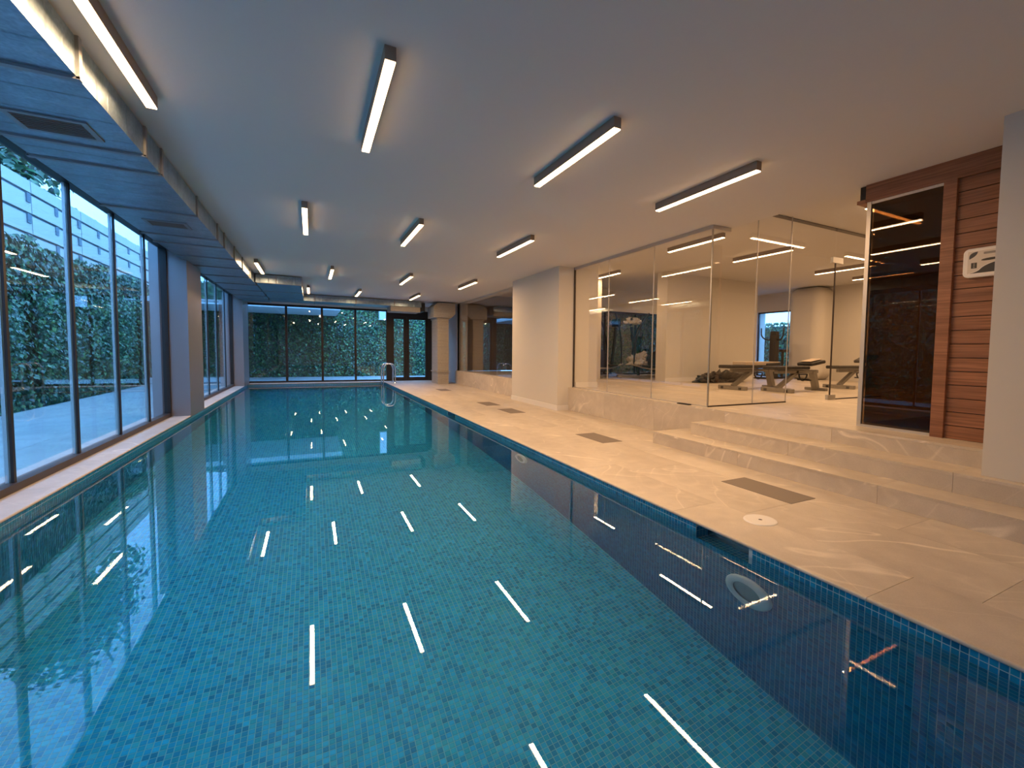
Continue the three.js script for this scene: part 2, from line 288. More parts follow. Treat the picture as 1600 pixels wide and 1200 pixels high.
// flush covers in the deck and the round lid
for (const [z, where] of [[-2.3, 'beside the round white lid'], [-4.65, 'before the corner of the stone steps'], [-7.42, 'at the near corner of the broad column'], [-8.6, 'beside the face of the broad column'], [-12.1, 'near the boxed vertical duct']]) {
  const t = thing('floor_cover', 'flat grey-brown cover plate in the deck ' + where, 'floor cover', [3.06, D, z], 'grey cover plates along the deck');
  part('plate', box(0.275, 0.004, 0.62), M.coverPlate, t, [0, 0.0005, 0]);
}
{
  const t = thing('skimmer_lid', 'round white plastic skimmer lid with a dark finger hole in the deck', 'lid', [2.456, D, -1.875]);
  const g = new THREE.LatheGeometry([[0.012, 0.004], [0.014, 0.006], [0.085, 0.006], [0.097, 0.004], [0.1, 0]].map(([r, h]) => new THREE.Vector2(r, h)), 48);
  part('disc', g, M.plastic, t); part('finger_hole', new THREE.CylinderGeometry(0.013, 0.013, 0.003, 20), M.black, t, [0, 0.0025, 0]);
}

// ------------------------------------------------------------------ ceilings and solid walls
const ceiling = structure('ceiling', 'plain pale ceiling above the pool', 'ceiling');
ext('slab', -1.95, 4.43, C, C + 0.65, -16.6, ZN + 0.3, M.ceiling, ceiling);
const upper = structure('ceiling', 'higher pale ceiling above the gym', 'ceiling');
ext('slab', 4.43, 12.4, C2, C2 + 0.34, -14.7, ZN + 0.3, M.ceiling, upper);
const wallNear = structure('wall_near', 'plain wall behind the near end of the pool', 'wall');
ext('panel', -2.3, 12.6, 0, C2, ZN, ZN + 0.3, M.wall, wallNear);
const colL = structure('column', 'grey column between the two garden windows', 'column');
ext('shaft', -2.05, -1.615, WT, C, -9.72, -8.72, M.column, colL);
const colL2 = structure('column', 'grey column in the far corner of the garden windows', 'column');
ext('shaft', -2.05, -1.615, WT, C, -16.2, -15.05, M.column, colL2);
const colR = structure('column', 'broad cream column between the two gym glass walls', 'column');
ext('shaft', 3.83, 4.65, D - 0.01, C, -9.25, -7.15, M.wall, colR); ext('shaft', 4.43, 4.65, C, C2, -9.25, -7.15, M.wall, colR);
const bbR = structure('baseboard_right', 'white skirting round the broad cream column', 'baseboard');
ext('strip', 3.815, 3.83, D, D + 0.09, -9.25, -7.135, M.skirting, bbR); ext('strip', 3.83, 4.048, D, D + 0.09, -7.15, -7.135, M.skirting, bbR); ext('strip', 4.2, 4.66, G, G + 0.09, -7.15, -7.135, M.skirting, bbR);
const pillar = structure('wall_right', 'plain cream pillar standing on the stone steps beside the sauna', 'pillar');
ext('shaft', 3.82, 4.33, D + 2 * RISE + 0.001, C, -1.283, ZN, M.wall, pillar);
const gymWalls = structure('wall_gym', 'cream walls round the gym', 'wall');
ext('panel', 6.98, 9.98, G, C2, -8.2, -7.95, M.wall, gymWalls);
ext('pilaster', 6.93, 7.35, G, C2, -8.2, -7.86, M.wall, gymWalls);
ext('panel', 4.65, 6.1, G, C2, -9.35, -9.22, M.wall, gymWalls);
ext('panel', 6.0, 6.1, G, C2, -14.5, -9.3, M.darkWall, gymWalls);
ext('panel', 4.15, 6.1, G, C2, -14.6, -14.4, M.darkWall, gymWalls);
ext('header', 6.1, 12.6, 2.3, C2, -11.1, -10.9, M.wall, gymWalls);
ext('panel', 9.6, 12.6, G, 2.3, -11.1, -10.9, M.wall, gymWalls);
ext('panel', 6.1, 6.9, G, 2.3, -11.1, -10.9, M.wall, gymWalls);
ext('panel', 12.02, 12.4, G, C2, -11, -9.56, M.wall, gymWalls); ext('panel', 12.02, 12.4, G, C2, -8.4, ZN, M.wall, gymWalls); ext('header', 12.02, 12.4, 2.4, C2, -9.56, -8.4, M.wall, gymWalls);
ext('panel', 4.15, 4.4, D, C, -16.4, -14.35, M.wall, gymWalls);
const roundCol = structure('column', 'cream rounded column at the end of the gym', 'column');
part('shaft', new RoundedBoxGeometry(0.8, C2 - G, 0.95, 6, 0.25), M.wall, roundCol, [11.85, (C2 + G) / 2, -7.7]);
const bbG = structure('baseboard_gym', 'white skirting along the gym back wall', 'baseboard');
ext('strip', 6.92, 7.36, G, G + 0.09, -7.86, -7.845, M.skirting, bbG); ext('strip', 7.35, 9.98, G, G + 0.09, -7.95, -7.935, M.skirting, bbG);
const headFar = structure('wall_far', 'plain strip of wall above the far garden window', 'wall');
ext('panel', -2.05, 4.3, 2.44, C, -16.4, -16.26, M.wall, headFar); ext('panel', 3.7, 4.2, 0, 2.44, -16.4, -16.26, M.wall, headFar);
const headLeft = structure('wall_left', 'short solid end of the garden window wall', 'wall');
ext('panel', -2.1, -1.84, 0, C, 1.4, ZN, M.wall, headLeft);

// ------------------------------------------------------------------ garden windows
function sideWindow(name, label, z0, z1, mull) {
  const w = structure(name, label, 'window'), x = -1.88;
  ext('bottom_frame', x - 0.05, x + 0.04, D - 0.03, 0.125, z0, z1, M.sill, w);
  ext('top_frame', x - 0.05, x + 0.04, 2.53, C, z0, z1, M.frame, w);
  ext('side_frame', x - 0.05, x + 0.04, 0.12, 2.54, z0, z0 - 0.05, M.frame, w); ext('side_frame', x - 0.05, x + 0.04, 0.12, 2.54, z1 + 0.05, z1, M.frame, w);
  const all = [z0, ...mull, z1];
  for (const z of mull) { ext('mullion', x + 0.004, x + 0.02, 0.12, 2.54, z - 0.016, z + 0.016, M.frame, w); ext('mullion_cover', x - 0.026, x - 0.006, 0.12, 2.54, z - 0.014, z + 0.014, M.alu, w); }
  for (let i = 0; i + 1 < all.length; i++) ext('pane', x - 0.006, x + 0.004, 0.12, 2.54, all[i] - 0.016, all[i + 1] + 0.016, M.gardenGlass, w);
}
sideWindow('window_1', 'long floor to ceiling garden window beside the pool', 1.4, -8.72, Array.from({ length: 9 }, (_, k) => 0.565 - k * 1.045));
sideWindow('window_2', 'floor to ceiling garden window beyond the grey column', -9.72, -15.05, [-10.78, -11.82, -12.87, -13.95]);
{
  const w = structure('window_3', 'wide dark framed garden window at the far end of the pool', 'window');
  ext('bottom_frame', -1.66, 2.22, D - 0.03, 0.12, ZF - 0.03, ZF + 0.03, M.frame, w); ext('top_frame', -1.66, 2.22, 2.38, 2.45, ZF - 0.03, ZF + 0.03, M.frame, w);
  ext('side_frame', -1.74, -1.62, D - 0.03, 2.45, ZF - 0.04, ZF + 0.05, M.frame, w);
  const m = [-0.656, 0.311, 1.267]; for (const x of m) ext('mullion', x - 0.03, x + 0.03, 0.12, 2.38, ZF - 0.04, ZF + 0.04, M.frame, w);
  const all = [-1.65, ...m, 2.22]; for (let i = 0; i < 4; i++) ext('pane', all[i] + 0.03, all[i + 1] - 0.02, 0.12, 2.38, ZF - 0.006, ZF + 0.004, M.gardenGlass, w);
  const d = structure('door_1', 'dark framed double glass door at the far end of the pool deck', 'door');
  ext('frame_post', 2.21, 2.36, D - 0.03, 2.44, ZF - 0.05, ZF + 0.06, M.frame, d); ext('frame_post', 3.58, 3.72, D - 0.03, 2.44, ZF - 0.05, ZF + 0.06, M.frame, d);
  ext('frame_head', 2.36, 3.58, 2.24, 2.44, ZF - 0.05, ZF + 0.06, M.frame, d); ext('threshold', 2.36, 3.58, D - 0.03, 0.1, ZF - 0.05, ZF + 0.05, M.frame, d);
  for (const [a, b] of [[2.36, 2.855], [2.86, 3.58]]) {
    const l = new THREE.Group(); l.name = 'leaf'; d.add(l);
    for (const [p, q] of [[a, a + 0.09], [b - 0.09, b]]) ext('stile', p, q, 0.1, 2.24, ZF - 0.03, ZF + 0.04, M.frame, l);
    ext('rail', a + 0.09, b - 0.09, 0.1, 0.19, ZF - 0.03, ZF + 0.04, M.frame, l); ext('rail', a + 0.09, b - 0.09, 2.15, 2.24, ZF - 0.03, ZF + 0.04, M.frame, l);
    ext('pane', a + 0.09, b - 0.09, 0.19, 2.15, ZF - 0.005, ZF + 0.005, M.gardenGlass, l);
  }
  part('handle', merged([bar(V(0, 0, 0.05), V(0.12, 0, 0.05), 0.01), bar(V(0, 0, 0), V(0, 0, 0.05), 0.01)]), M.black, d, [2.79, 1.1, ZF + 0.04]);
}

// ------------------------------------------------------------------ ventilation ducts
{
  const t = thing('ventilation_duct', 'galvanised metal ventilation duct running under the ceiling beside the garden windows', 'duct', [0, 0, 0]);
  const X0 = -1.67, X1 = -0.98, Y0 = 2.4, Y1 = 2.588, joints = [1.5, 0.35, -0.85, -2.05, -3.15, -4.17, -4.56, -5.78, -6.91, -7.4, -8.3, -9.2, -10.25, -11.36, -12.5, -13.6, -14.45, -15.45];
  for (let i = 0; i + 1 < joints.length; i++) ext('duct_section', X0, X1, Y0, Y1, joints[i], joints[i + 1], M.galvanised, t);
  for (const z of joints.slice(1, -1)) part('flange', merged([box(X1 - X0 + 0.03, 0.014, 0.035).translate(0, -(Y1 - Y0) / 2 - 0.007, 0), box(0.014, Y1 - Y0 + 0.014, 0.035).translate((X1 - X0) / 2 + 0.007, -0.004, 0), box(0.014, Y1 - Y0 + 0.014, 0.035).translate(-(X1 - X0) / 2 - 0.007, -0.004, 0)]), M.flange, t, [(X0 + X1) / 2, (Y0 + Y1) / 2, z]);
  for (const z of [-3.88, -6.32]) {
    const g = part('grille', merged([box(0.36, 0.008, 0.03).translate(0, 0, 0.125), box(0.36, 0.008, 0.03).translate(0, 0, -0.125), box(0.03, 0.008, 0.22).translate(0.165, 0, 0), box(0.03, 0.008, 0.22).translate(-0.165, 0, 0)]), M.flange, t, [-1.315, Y0 - 0.005, z]);
    part('back', box(0.3, 0.003, 0.22), M.black, g, [0, 0.003, 0]);
    part('louvres', merged(Array.from({ length: 7 }, (_, k) => box(0.3, 0.006, 0.006).translate(0, -0.001, -0.09 + k * 0.03))), M.housing, g);
  }
  const b = thing('ventilation_duct', 'squarish galvanised duct branch turning off towards the far window', 'duct');
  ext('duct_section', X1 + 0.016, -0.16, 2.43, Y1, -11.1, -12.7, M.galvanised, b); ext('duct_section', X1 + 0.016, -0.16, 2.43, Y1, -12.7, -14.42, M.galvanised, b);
  for (const z of [-11.12, -12.7]) part('flange', merged([box(0.79, 0.012, 0.03).translate(0, -0.085, 0), box(0.012, 0.17, 0.03).translate(0.395, 0, 0)]), M.flange, b, [-0.55, 2.51, z]);
  ext('seam', -0.62, -0.6, 2.43, Y1, -11.095, -11.09, M.flange, b);
  const f = thing('ventilation_duct', 'galvanised duct run crossing in front of the far window to the door', 'duct');
  const fx = [X1 + 0.016, 0.1, 1.15, 2.2, 2.98];
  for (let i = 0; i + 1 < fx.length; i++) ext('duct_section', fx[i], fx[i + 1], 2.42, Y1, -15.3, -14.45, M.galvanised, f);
  for (const x of fx.slice(1, -1)) part('flange', merged([box(0.03, 0.012, 0.88).translate(0, -0.09, 0), box(0.03, 0.18, 0.012).translate(0, 0, 0.431)]), M.flange, f, [x, 2.505, -14.875]);
  ext('lower_section', 2.1, 2.96, 2.27, 2.42, -15.2, -14.5, M.board, f);
  ext('flexible_joint', 2.98, 3.1, 2.3, 2.56, -15.2, -14.5, M.black, f);
  const v = thing('boxed_duct', 'board clad vertical duct with a metal elbow beside the far door', 'duct', [0, 0, 0]);
  const rows = 20, H = (2.08 - D) / rows;
  for (let k = 0; k < rows; k++) ext('cladding_board', 3.42, 3.76, D + k * H + 0.002, D + (k + 1) * H - 0.002, -15.0, -14.22, M.board, v);
  ext('core', 3.43, 3.75, D, 2.08, -14.99, -14.23, M.grout, v);
  for (const y of [0.456, 2.09]) ext('collar', 3.39, 3.79, y - 0.012, y + 0.012, -15.03, -14.19, M.board, v);
  const s = new THREE.Shape(); s.moveTo(0, 0); s.lineTo(0.54, 0); s.lineTo(0.66, 0.12); s.lineTo(0.66, 0.45); s.lineTo(0.12, 0.45); s.lineTo(0, 0.33); s.lineTo(0, 0);
  const eg = metric(new THREE.ExtrudeGeometry(s, { depth: 0.82, bevelEnabled: false })); part('elbow', eg, M.board, v, [3.3, 2.12, -15.02]);
}

// ------------------------------------------------------------------ ceiling lights
function lampThing(x, y, z0, z1, label, group, across = false) {
  const len = Math.abs(z1 - z0), t = thing('linear_ceiling_light', label, 'ceiling light', across ? [(z0 + z1) / 2, y, x] : [x, y, (z0 + z1) / 2], group);
  if (across) t.rotation.y = Math.PI / 2;
  part('housing', rbox(0.056, 0.07, len, 0.003), M.housing, t, [0, 0.035, 0]);
  part('diffuser', box(0.049, 0.01, len - 0.01), M.diffuser, t, [0, -0.002, 0]);
  const l = new THREE.RectAreaLight(LAMP, LAMP_POWER, 0.046, len - 0.014); l.name = 'lamp_light'; l.position.y = -0.009; l.rotation.x = -Math.PI / 2; t.add(l);
}
const rowsOfLights = 'linear lights on the pool ceiling', nth = ['right beside', 'second from', 'third from', 'fourth from'];
for (const [xs, a, b, where] of [[[-0.825, 0.367, 1.745, 3.09], -2.49, -3.69, 'in the row before the sauna'], [[-0.04, 1.13, 2.53], -5.46, -6.69, 'in row with the gym glass'], [[-0.8, 0.357, 1.745, 3.05], -9.35, -10.6, 'in row with the two columns'], [[-0.04, 1.09, 2.51], -12.42, -13.66, 'in the row by the far window']]) xs.forEach((x, i) => lampThing(x, C - 0.07, a, b, `linear ceiling light ${where}, ${nth[i]} the duct`, rowsOfLights));
const gymRows = 'linear lights on the gym ceiling';
for (const [x, a, b, where] of [[5.44, -4.96, -6.17, 'just inside the glass corner'], [7.04, -4.96, -6.17, 'straight above the two near benches'], [9.55, -4.96, -6.17, 'above the bench behind the hinged glass panel'], [10.95, -4.96, -6.17, 'added unseen to brighten the gym, nearest the rounded column'], [5.95, -8.3, -9.15, 'beside the broad cream column']]) lampThing(x, C2 - 0.07, a, b, 'glowing linear gym ceiling light ' + where, gymRows);  // the lamp nearest the rounded column is unseen, added to brighten the gym
lampThing(-3.14, C2 - 0.07, 5.79, 7.03, 'slim linear ceiling light set crosswise behind the sauna', undefined, true);
lampThing(-3.14, C2 - 0.07, 8.2, 9.4, 'unseen linear ceiling light added crosswise far behind the sauna to brighten the gym', undefined, true);  // out of view, added only to lift the brightness of the gym
lampThing(9.3, C2 - 0.07, -8.6, -9.8, 'slim linear ceiling light in front of the dark gym window', undefined);

// ------------------------------------------------------------------ gym glass walls
{
  const t = structure('window_4', 'frameless glass wall of the gym turning a corner above the steps', 'glass wall'), x = 4.15, z = -3.95;
  ext('top_rail', x - 0.02, x + 0.02, C - 0.045, C, -7.13, z + 0.02, M.alu, t); ext('top_rail', x + 0.02, 4.43, C - 0.045, C, z - 0.02, z + 0.02, M.alu, t);
  ext('bottom_rail', x - 0.01, x + 0.01, G, G + 0.012, -7.13, z, M.alu, t); ext('bottom_rail', x, 5.58, G, G + 0.014, z - 0.012, z + 0.012, M.sill, t);
  ext('wall_channel', x - 0.015, x + 0.015, G, C, -7.15, -7.13, M.sill, t);
  const cuts = [-7.13, -6.07, -4.99, z + 0.006]; for (let i = 0; i < 3; i++) ext('pane', x - 0.005, x + 0.005, G + 0.01, C - 0.04, cuts[i] + 0.002, cuts[i + 1] - 0.002, M.glass, t);
  const s = new THREE.Shape(); s.moveTo(4.158, G + 0.01); s.lineTo(4.928, G + 0.01); s.lineTo(4.928, C2); s.lineTo(4.44, C2); s.lineTo(4.44, C - 0.04); s.lineTo(4.158, C - 0.04); s.lineTo(4.158, G + 0.01);
  part('pane', metric(new THREE.ExtrudeGeometry(s, { depth: 0.01, bevelEnabled: false })), M.glass, t, [0, 0, z - 0.005]);
  ext('pane', 4.932, 5.578, G + 0.01, C2, z - 0.005, z + 0.005, M.glass, t); ext('over_panel', 5.582, 6.54, 2.46, C2, z - 0.005, z + 0.005, M.glass, t);
  ext('pane', 6.58, 7.9, G + 0.02, C2, z - 0.005, z + 0.005, M.glass, t);
  for (const zz of [-6.07, -4.99]) ext('joint_seal', x - 0.006, x + 0.006, G + 0.01, C - 0.04, zz - 0.004, zz + 0.004, M.alu, t);
  ext('corner_seal', x - 0.008, x + 0.006, G + 0.01, C - 0.04, z - 0.008, z + 0.008, M.brushed, t);
  for (const xx of [4.93, 5.58]) ext('joint_seal', xx - 0.004, xx + 0.004, G + 0.01, C2, z - 0.006, z + 0.006, M.alu, t);
  ext('ceiling_channel', 4.44, 9, C2 - 0.012, C2, z - 0.1, z - 0.02, M.sill, t);
  ext('hinge_block', 6.5, 6.68, G, G + 0.07, z - 0.02, z + 0.02, M.brushed, t); ext('hinge_block', 6.48, 6.72, 2.42, 2.5, z - 0.02, z + 0.02, M.brushed, t);
  ext('bottom_rail', 6.68, 7.9, G, G + 0.014, z - 0.01, z + 0.01, M.sill, t); ext('edge_strip', 6.56, 6.575, G + 0.07, 2.42, z - 0.008, z + 0.008, M.sill, t);
  const u = structure('window_5', 'frameless glass wall beyond the broad cream column', 'glass wall');
  ext('top_rail', x - 0.02, x + 0.02, C - 0.035, C, -14.35, -9.25, M.alu, u); ext('bottom_rail', x - 0.01, x + 0.01, G, G + 0.012, -14.35, -9.25, M.alu, u); ext('wall_channel', x - 0.008, x + 0.008, G, C, -14.345, -14.33, M.sill, u);
  const c2 = [-14.33, -13.1, -11.85, -10.55, -9.25]; for (let i = 0; i < 4; i++) ext('pane', x - 0.005, x + 0.005, G + 0.01, C - 0.03, c2[i] + 0.002, c2[i + 1] - 0.002, M.glass, u);
}
{
  const t = thing('floor_bracket', 'small dark metal bracket lying on the stone edge below the gym glass', 'bracket', [4.09, G, -4.28]);
  part('bar', box(0.012, 0.012, 0.2), M.black, t, [-0.02, 0.006, 0]); part('bar', box(0.012, 0.012, 0.2), M.black, t, [0.025, 0.006, -0.02]); part('cross_bar', box(0.05, 0.012, 0.012), M.black, t, [0, 0.006, 0.095]);
}

// ------------------------------------------------------------------ sauna
{
  const t = thing('sauna_cabin', 'cedar clad sauna cabin with a tall smoked glass front', 'sauna', [0, 0, 0]), x = 4.35;
  ext('pane', x, x + 0.01, G + 0.02, 2.44, -2.32, -1.785, M.smoked, t); ext('pane', x + 0.1, 6.0, G + 0.02, C2 - 0.04, -2.35, -2.34, M.smoked, t);
  ext('metal_frame', x - 0.012, x + 0.014, G, 2.46, -2.352, -2.318, M.alu, t); ext('metal_frame', x - 0.006, x + 0.014, 2.438, 2.462, -2.318, -1.785, M.alu, t); ext('metal_frame', x - 0.012, x + 0.014, G, G + 0.022, -2.318, -1.785, M.alu, t);
  ext('post', x - 0.03, x + 0.06, G, 2.462, -1.785, -1.7, M.wood, t);
  const n = 19, hgt = (2.46 - G) / n;
  for (let k = 0; k < n; k++) ext('board', x - 0.004 + (k % 3) * 0.001, x + 0.016, G + k * hgt + 0.003, G + (k + 1) * hgt - 0.003, -1.7, -0.6, M.wood, t);
  ext('backing', x + 0.012, x + 0.05, G, 2.46, -1.7, -0.5, M.black, t);
  ext('top_beam', x - 0.025, x + 0.06, 2.46, C - 0.001, -2.36, -0.5, M.wood, t); ext('beam_end', x + 0.0, x + 0.12, 2.47, C - 0.001, -2.42, -2.36, M.black, t); ext('cornice', x - 0.03, x + 0.1, 2.455, 2.485, -2.43, -2.36, M.wood, t);
  ext('roof', x + 0.1, 6.05, C2 - 0.04, C2 - 0.01, -2.36, ZN - 0.05, M.wood, t); ext('side_wall', 6.0, 6.05, G, C2 - 0.04, -2.36, ZN - 0.05, M.wood, t); ext('cabin_floor', x + 0.05, 6.0, G, G + 0.02, -2.34, ZN - 0.05, M.wood, t);
  ext('bench', 5.3, 5.98, G + 0.4, G + 0.46, -1.9, 1.4, M.wood, t);
}
{
  const c = document.createElement('canvas'); c.width = 512; c.height = 540; const g = c.getContext('2d');
  g.fillStyle = '#d8cfc4'; g.fillRect(0, 0, 512, 540); g.fillStyle = '#f1ebe6'; g.fillRect(0, 0, 512, 26); g.fillRect(0, 0, 26, 540); g.fillRect(0, 500, 512, 40); g.fillRect(486, 0, 26, 540);
  g.fillStyle = '#2a2e36'; g.beginPath(); g.moveTo(40, 150); g.quadraticCurveTo(40, 44, 128, 40); g.quadraticCurveTo(128, 128, 40, 190); g.fill();
  g.fillStyle = '#23272f'; g.beginPath(); g.moveTo(486, 26); g.lineTo(420, 26); g.quadraticCurveTo(420, 250, 300, 292); g.quadraticCurveTo(190, 340, 150, 430); g.quadraticCurveTo(110, 480, 40, 496); g.lineTo(486, 496); g.fill();
  g.strokeStyle = '#f4efe9'; g.lineWidth = 10; g.beginPath(); g.moveTo(420, 26); g.quadraticCurveTo(420, 250, 300, 292); g.quadraticCurveTo(190, 340, 150, 430); g.quadraticCurveTo(110, 480, 40, 492); g.stroke();
  g.fillStyle = '#8d8781'; g.fillRect(190, 62, 170, 48); g.fillStyle = '#17181b'; g.beginPath(); g.ellipse(262, 222, 96, 26, -0.08, 0, 7); g.fill();
  g.fillStyle = '#1d1d1f'; g.fillRect(64, 270, 62, 120); g.fillStyle = '#9a948c'; for (let k = 0; k < 3; k++) { g.beginPath(); g.arc(95, 296 + k * 34, 10, 0, 7); g.fill(); }
  g.fillStyle = '#ddd6cc'; g.beginPath(); g.ellipse(384, 372, 72, 30, -0.05, 0, 7); g.fill();
  const tex = new THREE.CanvasTexture(c); tex.colorSpace = THREE.SRGBColorSpace;
  const t = thing('control_panel', 'white rounded sauna control panel with a dark swoosh on the cedar boards', 'control panel', [4.33, 1.802, -1.475]);
  const sh = new THREE.Shape(), w = 0.15, h = 0.1, r = 0.03; sh.moveTo(-w + r, -h); sh.lineTo(w - r, -h); sh.absarc(w - r, -h + r, r, -Math.PI / 2, 0); sh.lineTo(w, h - r); sh.absarc(w - r, h - r, r, 0, Math.PI / 2); sh.lineTo(-w + r, h); sh.absarc(-w + r, h - r, r, Math.PI / 2, Math.PI); sh.lineTo(-w, -h + r); sh.absarc(-w + r, -h + r, r, Math.PI, 1.5 * Math.PI);
  const body = new THREE.ExtrudeGeometry(sh, { depth: 0.03, bevelThickness: 0.006, bevelSize: 0.006, bevelSegments: 3, curveSegments: 8 }); body.rotateY(-Math.PI / 2); part('body', body, M.plastic, t, [0.012, 0, 0]);
  const face = new THREE.ShapeGeometry(sh, 8), fp = face.attributes.position, fu = new Float32Array(fp.count * 2); for (let i = 0; i < fp.count; i++) { fu[2 * i] = (fp.getX(i) + w) / (2 * w); fu[2 * i + 1] = (fp.getY(i) + h) / (2 * h); }
  face.setAttribute('uv', new THREE.BufferAttribute(fu, 2)); face.scale(0.94, 0.92, 1); face.rotateY(-Math.PI / 2); part('printed_face', face, std({ map: tex, roughness: 0.4 }), t, [-0.0255, 0, 0]);
}

// ------------------------------------------------------------------ pool ladder
{
  const t = thing('pool_ladder', 'polished steel pool ladder with two hooped handrails at the far corner', 'ladder', [2.05, D, -15.55]);
  for (const z of [0.24, -0.24]) { const pts = [V(-0.06, -1.0, z), V(-0.06, -0.3, z), V(-0.06, 0.3, z), V(-0.05, 0.47, z), V(0.0, 0.57, z), V(0.12, 0.6, z), V(0.23, 0.57, z), V(0.28, 0.47, z), V(0.29, 0.3, z), V(0.29, 0, z)]; part('handrail', tube(pts, 0.021, 60, 10), M.steel, t); part('foot_flange', new THREE.CylinderGeometry(0.045, 0.05, 0.012, 20), M.steel, t, [0.29, 0.006, z]); }
  for (const y of [-0.35, -0.65, -0.95]) part('rung', rbox(0.08, 0.025, 0.48, 0.008), M.steel, t, [-0.06, y, 0]);
}

// ------------------------------------------------------------------ gym equipment
function bench(x, z, label, raised) {       // pad runs along +x, base below its front foot
  const t = thing('weight_bench', label, 'bench', [x, G, z], 'adjustable benches in the gym');
  part('foot', rbox(0.09, 0.07, 0.6, 0.012), M.frameGrey, t, [0.1, 0.035, 0]);
  for (const s of [-0.2, 0.2]) part('foot_cap', rbox(0.02, 0.04, 0.05, 0.006), M.black, t, [0.05, 0.03, s]);
  part('strut', beam(V(0.1, 0.06, 0), V(0.62, 0.34, 0), 0.07, 0.06), M.frameGrey, t);
  part('rear_leg', beam(V(1.18, 0.02, 0), V(1.06, 0.36, 0), 0.1, 0.09), M.frameGrey, t); part('rear_foot', rbox(0.09, 0.05, 0.4, 0.012), M.frameGrey, t, [1.19, 0.025, 0]);
  part('spine', rbox(1.15, 0.06, 0.07, 0.012), M.frameGrey, t, [0.62, 0.345, 0]);
  part('adjuster', merged([new THREE.TorusGeometry(0.11, 0.014, 6, 20, Math.PI).rotateZ(Math.PI).translate(0.72, 0.3, 0.05), bar(V(0.6, 0.3, 0.05), V(0.84, 0.3, 0.05), 0.012), bar(V(0.72, 0.2, -0.05), V(0.72, 0.2, 0.2), 0.012)].map((g) => metric(g))), M.black, t);
  part('back_pad', rbox(0.92, 0.06, 0.28, 0.02, 3), M.pad, t, [0.33, 0.415, 0]);
  const seat = part('seat_pad', rbox(0.4, 0.06, 0.3, 0.02, 3), M.pad, t, [1.02, 0.43 + raised / 2, 0]); seat.rotation.z = raised;
  return t;
}
bench(6.6, -5.8, 'black padded grey bench in the gym beside the heap of dark plastic', 0.06);
bench(6.95, -5.15, 'black padded grey bench in the gym with a sheet of card on its seat', 0.14);
bench(9.0, -5.3, 'black padded grey bench behind the hinged glass panel of the gym', 0.3);
{ const a = part('card_sheet', rbox(0.34, 0.012, 0.2, 0.004), M.cardboard, null, [7.97, G + 0.55, -5.15]); a.rotation.z = 0.14; a.userData = { label: 'small sheet of card lying on the black bench seat', category: 'card' };
  const b = part('cardboard_box', rbox(0.95, 0.06, 0.3, 0.006), M.cardboard, null, [7.35, G + 0.476, -5.82]); b.userData = { label: 'long flat cardboard box lying on the black bench pad', category: 'box' }; }
function crumple(rx, ry, rz, amp, s, detail = 5) {
  const g = new THREE.IcosahedronGeometry(1, detail), p = g.attributes.position;
  for (let i = 0; i < p.count; i++) { const x = p.getX(i), y = p.getY(i), z = p.getZ(i), u = Math.atan2(z, x) / (2 * Math.PI) + 0.5, v = Math.acos(Math.max(-1, Math.min(1, y))) / Math.PI; const n = 1 + amp * (Math.abs(fbm(u, v, [7, 5], s, 4) - 0.47) * 3.2 - 0.3); p.setXYZ(i, x * rx * n, Math.max(-0.02, y * ry * n), z * rz * n); }
  g.computeVertexNormals(); return metric(g);
}
{ const t = thing('plastic_heap', 'crumpled heap of dark plastic sheeting on the gym floor', 'plastic sheeting', [8.25, G, -7.5]); part('sheeting', crumple(0.66, 0.22, 0.3, 0.9, 17, 20), M.binBag, t); part('sheeting_fold', crumple(0.3, 0.17, 0.2, 1.1, 29, 14), M.binBag, t, [-0.45, 0, 0.1]); }
function crossTrainer(x, z, turn, label, wrapped) {
  const t = thing('cross_trainer', label, 'exercise machine', [x, G, z], 'exercise machines by the dark gym window'); t.rotation.y = turn;
  part('base', merged([rbox(1.25, 0.06, 0.08, 0.01), rbox(0.09, 0.06, 0.6, 0.01).translate(-0.6, -0.01, 0), rbox(0.09, 0.06, 0.6, 0.01).translate(0.6, -0.01, 0)]), M.frameGrey, t, [0, 0.05, 0]);
  const fly = new THREE.CylinderGeometry(0.3, 0.3, 0.16, 32); fly.rotateX(Math.PI / 2); part('flywheel_cover', metric(fly), M.pad, t, [-0.42, 0.42, 0]);
  part('upright', tube([V(0.1, 0.08, 0), V(0.2, 0.6, 0), V(0.3, 1.3, 0)], 0.04, 12), M.black, t);
  part('console', rbox(0.05, 0.2, 0.28, 0.02), M.black, t, [0.32, 1.42, 0]);
  for (const s of [-1, 1]) {
    part('arm', tube([V(0.25, 0.35, 0.24 * s), V(0.22, 0.9, 0.24 * s), V(0.08, 1.35, 0.26 * s), V(-0.1, 1.62, 0.28 * s)], 0.02, 20), M.black, t);
    part('pedal_rail', tube([V(-0.7, 0.25, 0.2 * s), V(-0.1, 0.26, 0.22 * s), V(0.3, 0.36, 0.24 * s)], 0.022, 14), M.brushed, t);
    part('pedal', rbox(0.36, 0.04, 0.14, 0.015), M.pad, t, [-0.12, 0.32, 0.22 * s]);
  }
  if (wrapped) { part('plastic_wrap', crumple(0.26, 0.24, 0.26, 0.8, 43, 9), M.wrap, t, [0.12, 0.36, 0]); part('plastic_wrap', crumple(0.2, 0.12, 0.24, 0.8, 47, 8), M.wrap, t, [0.28, 1.38, 0]); }
}
crossTrainer(7.4, -9.25, 2.6, 'dark cross trainer partly wrapped in pale plastic in the gym', true);
crossTrainer(6.75, -9.85, 0.3, 'dark cross trainer with bare arms against the gym window', false);
